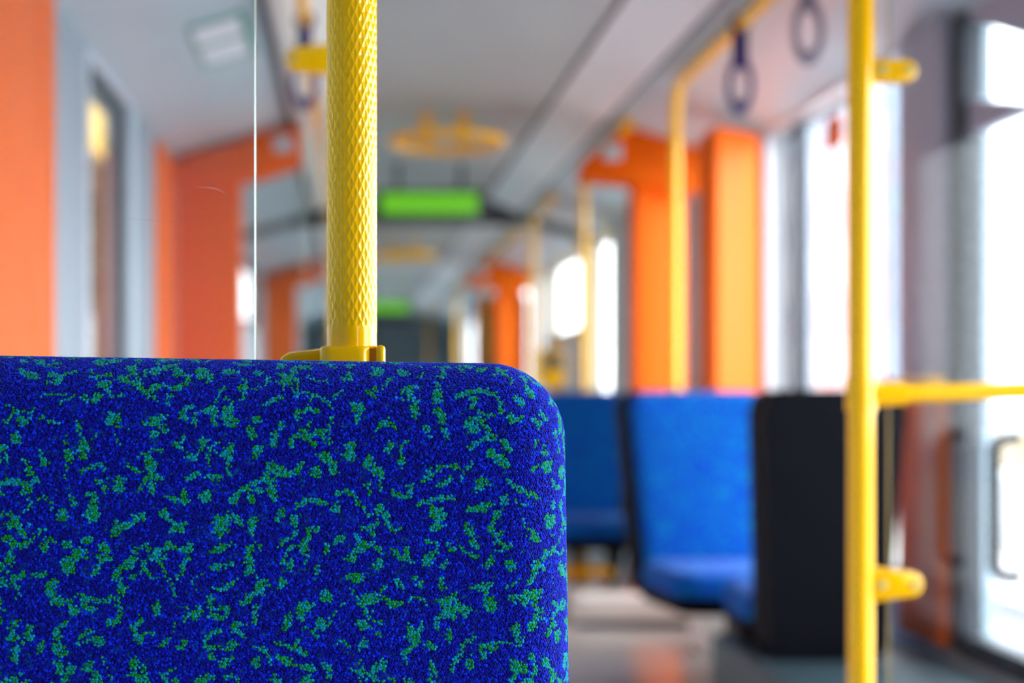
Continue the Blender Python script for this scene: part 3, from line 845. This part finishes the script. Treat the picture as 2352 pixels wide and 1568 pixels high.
def loops():
    ext = RE * PI / 2 + 0.008
    u0, u1 = -ihw - ext, ihw + ext
    w0, w1 = -0.25, it + ext
    nu = int((u1 - u0) / PITCH); nw = int((w1 - w0) / (PITCH * 0.94))
    pat = squiggles(nw, nu)
    jj, ii = np.meshgrid(np.arange(nw), np.arange(nu), indexing='ij')
    u = u0 + (ii + 0.5 * (jj % 2)) * PITCH + RNG.normal(0, 0.17, ii.shape) * PITCH
    w = w0 + jj * PITCH * 0.94 + RNG.normal(0, 0.17, ii.shape) * PITCH
    p, nrm, t = cloth(u.ravel(), w.ravel())
    keep = t < RE * PI / 2 + 0.006
    pm = pat.ravel()[keep]; p = p[keep]; nrm = nrm[keep]
    n_ = len(p)
    rnd = RNG.random(n_); rnd2 = RNG.random(n_)
    # yarn colours
    navy = np.array(srgb(2, 12, 180)); navy2 = np.array(srgb(6, 54, 255)); navy0 = np.array(srgb(1, 4, 122))
    teal = np.array(srgb(0, 164, 172)); green = np.array(srgb(10, 150, 24)); tg = np.array(srgb(0, 158, 116)); cyan = np.array(srgb(0, 150, 226))
    col = navy0[None] * (1 - rnd[:, None]) + navy[None] * rnd[:, None]
    br = rnd2 > 0.72
    col[br] = (navy[None] * (1 - rnd[:, None]) + navy2[None] * rnd[:, None])[br]
    gcol = np.where((rnd < 0.34)[:, None], teal[None], np.where((rnd < 0.66)[:, None], green[None], np.where((rnd < 0.93)[:, None], tg[None], cyan[None])))
    gcol = gcol * (0.70 + 0.48 * rnd2[:, None])
    col[pm] = gcol[pm]
    # dome shape
    S = 5
    ang = np.arange(S) * 2 * PI / S
    ring0 = np.stack([np.cos(ang), np.sin(ang), np.zeros(S)], -1) * 0.62
    ring1 = np.stack([np.cos(ang) * 0.42, np.sin(ang) * 0.42, np.full(S, 0.33)], -1)
    dome = np.concatenate([ring0, ring1, [[0, 0, 0.46]]])
    ft = []
    for k in range(S):
        k2 = (k + 1) % S
        ft += [[k, k2, S + k2], [k, S + k2, S + k], [S + k, S + k2, 2 * S]]
    ft = np.array(ft)
    # tangent frames
    ref = np.tile(np.array([1.0, 0, 0]), (n_, 1)); ref[np.abs(nrm[:, 0]) > 0.8] = (0, 0, 1)
    nj = nrm + RNG.normal(0, 0.20, (n_, 3)); nj /= np.linalg.norm(nj, axis=1)[:, None]
    tx = np.cross(ref, nj); tx /= np.linalg.norm(tx, axis=1)[:, None]; ty = np.cross(nj, tx)
    rot = RNG.random(n_) * 2 * PI
    cx, sxn = np.cos(rot)[:, None], np.sin(rot)[:, None]
    ax = tx * cx + ty * sxn; ay = -tx * sxn + ty * cx
    sc_ = PITCH * (0.86 + 0.30 * RNG.random(n_)); sc_[pm] *= 1.12
    ell = 0.85 + 0.3 * RNG.random(n_)
    V = p[:, None, :] - nrm[:, None, :] * 0.0002 + sc_[:, None, None] * (ax[:, None, :] * (dome[None, :, 0:1] * ell[:, None, None]) + ay[:, None, :] * dome[None, :, 1:2] + nj[:, None, :] * dome[None, :, 2:3])
    nv = len(dome)
    F = (np.arange(n_)[:, None, None] * nv + ft[None]).reshape(-1, 3)
    V = V.reshape(-1, 3) - np.array(fs['_org'])
    me = bpy.data.meshes.new('moquette_pile')
    me.vertices.add(len(V)); me.vertices.foreach_set('co', V.astype(np.float32).ravel())
    me.loops.add(F.size); me.loops.foreach_set('vertex_index', F.astype(np.int32).ravel())
    me.polygons.add(len(F)); me.polygons.foreach_set('loop_start', np.arange(0, F.size, 3, dtype=np.int32))
    me.polygons.foreach_set('use_smooth', np.ones(len(F), bool))
    me.update(calc_edges=True)
    at = me.attributes.new('yarn', 'FLOAT_COLOR', 'POINT')
    cc = np.concatenate([np.repeat(col, nv, 0), np.ones((n_ * nv, 1))], 1).astype(np.float32)
    at.data.foreach_set('color', cc.ravel())
    me.materials.append(M['loops'])
    o = bpy.data.objects.new('moquette_pile', me); COL.objects.link(o); o.parent = fs
    o['kind'] = 'stuff'; o['label'] = 'blue moquette pile with green squiggles'
    return n_
NL = loops()
# shell behind, seat cushion and support below the frame
m = MB().prism([(SX - 0.225, ZC - 0.62), (SX + 0.228, ZC - 0.62), (SX + 0.228, ZC - 0.03), (SX + 0.20, ZC - 0.004), (SX - 0.20, ZC + 0.002), (SX - 0.225, ZC - 0.03)], 'xz', SY + 0.045, SY + 0.066, 0.004)
m.build('back_shell', M['black'], fs)
v, f = pad(0.225, 0.225, 0.40, 0.06, 0.09, 0.03, 0.01, tf=lambda a, b, c: (SX + a, SY - 0.405 + c, 0.50 - b))
obj_from('seat_cushion', v, [q[::-1] for q in f], M['fabric'], fs)
MB().box(SX - 0.19, SX + 0.19, SY - 0.30, SY + 0.05, 0.0, 0.42, 0.02).build('pedestal', M['dark'], fs)

# ------------------------------------------------------------------ outside
gr = MB().box(-60, 60, -40, 90, -0.40, -0.34).build('street', M['asphalt'], smooth=False); struct(gr, 'grey street outside the tram')
pv = MB().box(4.2, 9.0, -30, 80, -0.34, -0.22, 0.01).build('pavement', M['pave'], smooth=False); struct(pv, 'pale pavement across the street')
for k, (y0, y1) in enumerate(((9.6, 13.2), (13.6, 17.4))):
    b = MB().box(5.6, 6.0, y0, y1, -0.22, ZC - 0.72, 0.03).build('street_barrier', M['barrier'])
    tag(b, ('low white barrier outside the door glass, the nearer one', 'low white barrier outside the door glass, the further one')[k], 'barrier', 'low barriers outside')
b = MB().box(7.4, 7.9, 8.0, 22.0, -0.22, ZC - 0.45, 0.03).build('garden_wall', M['sand']); tag(b, 'low tan garden wall across the street', 'wall')
def building(label, x0, x1, y0, y1, h, mtl, face, rows, cols):
    t = thing('building', label, 'building', ((x0 + x1) / 2, (y0 + y1) / 2, -0.34))
    MB().box(x0, x1, y0, y1, -0.34, h).build('walls', mtl, t, smooth=False)
    xf = x0 if face < 0 else x1
    first = None
    for r in range(rows):
        for c in range(cols):
            yy = y0 + (y1 - y0) * (c + 0.5) / cols; zz = 1.2 + r * 3.0
            if zz + 1.6 > h: continue
            MB().box(min(xf, xf + face * 0.05), max(xf, xf + face * 0.05), yy - 0.55, yy + 0.55, zz, zz + 1.6).build('window', M['facade_glass'], t, smooth=False)
    MB().box(x0 - 0.15, x1 + 0.15, y0 - 0.15, y1 + 0.15, h, h + 0.25).build('cornice', mtl, t, smooth=False)
    return t
building('blue grey building far across the street on the right', 15, 16.4, 45, 66, 15, M['blue_facade'], -1, 4, 8)
building('brown building close outside the left windows', -9.0, -3.4, -20, 14, 9, M['brown_facade'], 1, 2, 8)
b2 = building('further brown building outside on the left', -9.5, -3.8, 15, 50, 11, M['brown_facade'], 1, 3, 9)
b2['_org'] = tuple(b2.location)
aw = MB().prism([(-3.8, 4.85), (-2.95, 4.45), (-2.95, 3.85), (-3.8, 4.35)], 'xz', 15.5, 18.2).build('awning', M['yellow_sign'], b2, smooth=False); aw['label'] = 'yellow awning'
pk = MB().box(-3.8, -3.55, 15.6, 20.5, 4.75, 5.5).build('shop_sign', M['pink_sign'], b2, smooth=False); pk['label'] = 'pink sign band'
def hedge(label, x, y, r, h):
    t = thing('street_tree', label, 'tree', (x, y, -0.34))
    MB().tube([(x, y, -0.34), (x, y, h * 0.5)], 0.09, 10).build('trunk', M['brown_facade'], t)
    R = random.Random(int(y * 10)); v = []; f = []
    for k in range(1600):
        d = Vector((R.gauss(0, 1), R.gauss(0, 1), R.gauss(0, 1))).normalized() * (R.random() ** 0.33)
        c = Vector((x + d.x * r, y + d.y * r, h + d.z * r * 5.0)); a = Vector((R.gauss(0, 1), R.gauss(0, 1), R.gauss(0, 1))).normalized() * 0.11
        b = a.cross(Vector((R.gauss(0, 1), R.gauss(0, 1), R.gauss(0, 1)))).normalized() * 0.06
        n0 = len(v); v += [tuple(c - a), tuple(c + b), tuple(c + a), tuple(c - b)]; f.append([n0, n0 + 1, n0 + 2, n0 + 3])
    o = obj_from('leaves', v, f, M['green_leaf'], t, smooth=False); o['kind'] = 'stuff'
hedge('leafy green tree outside the left window', -3.22, 20.6, 0.42, 2.6)

for o in list(bpy.data.objects):
    if '_org' in o: del o['_org']
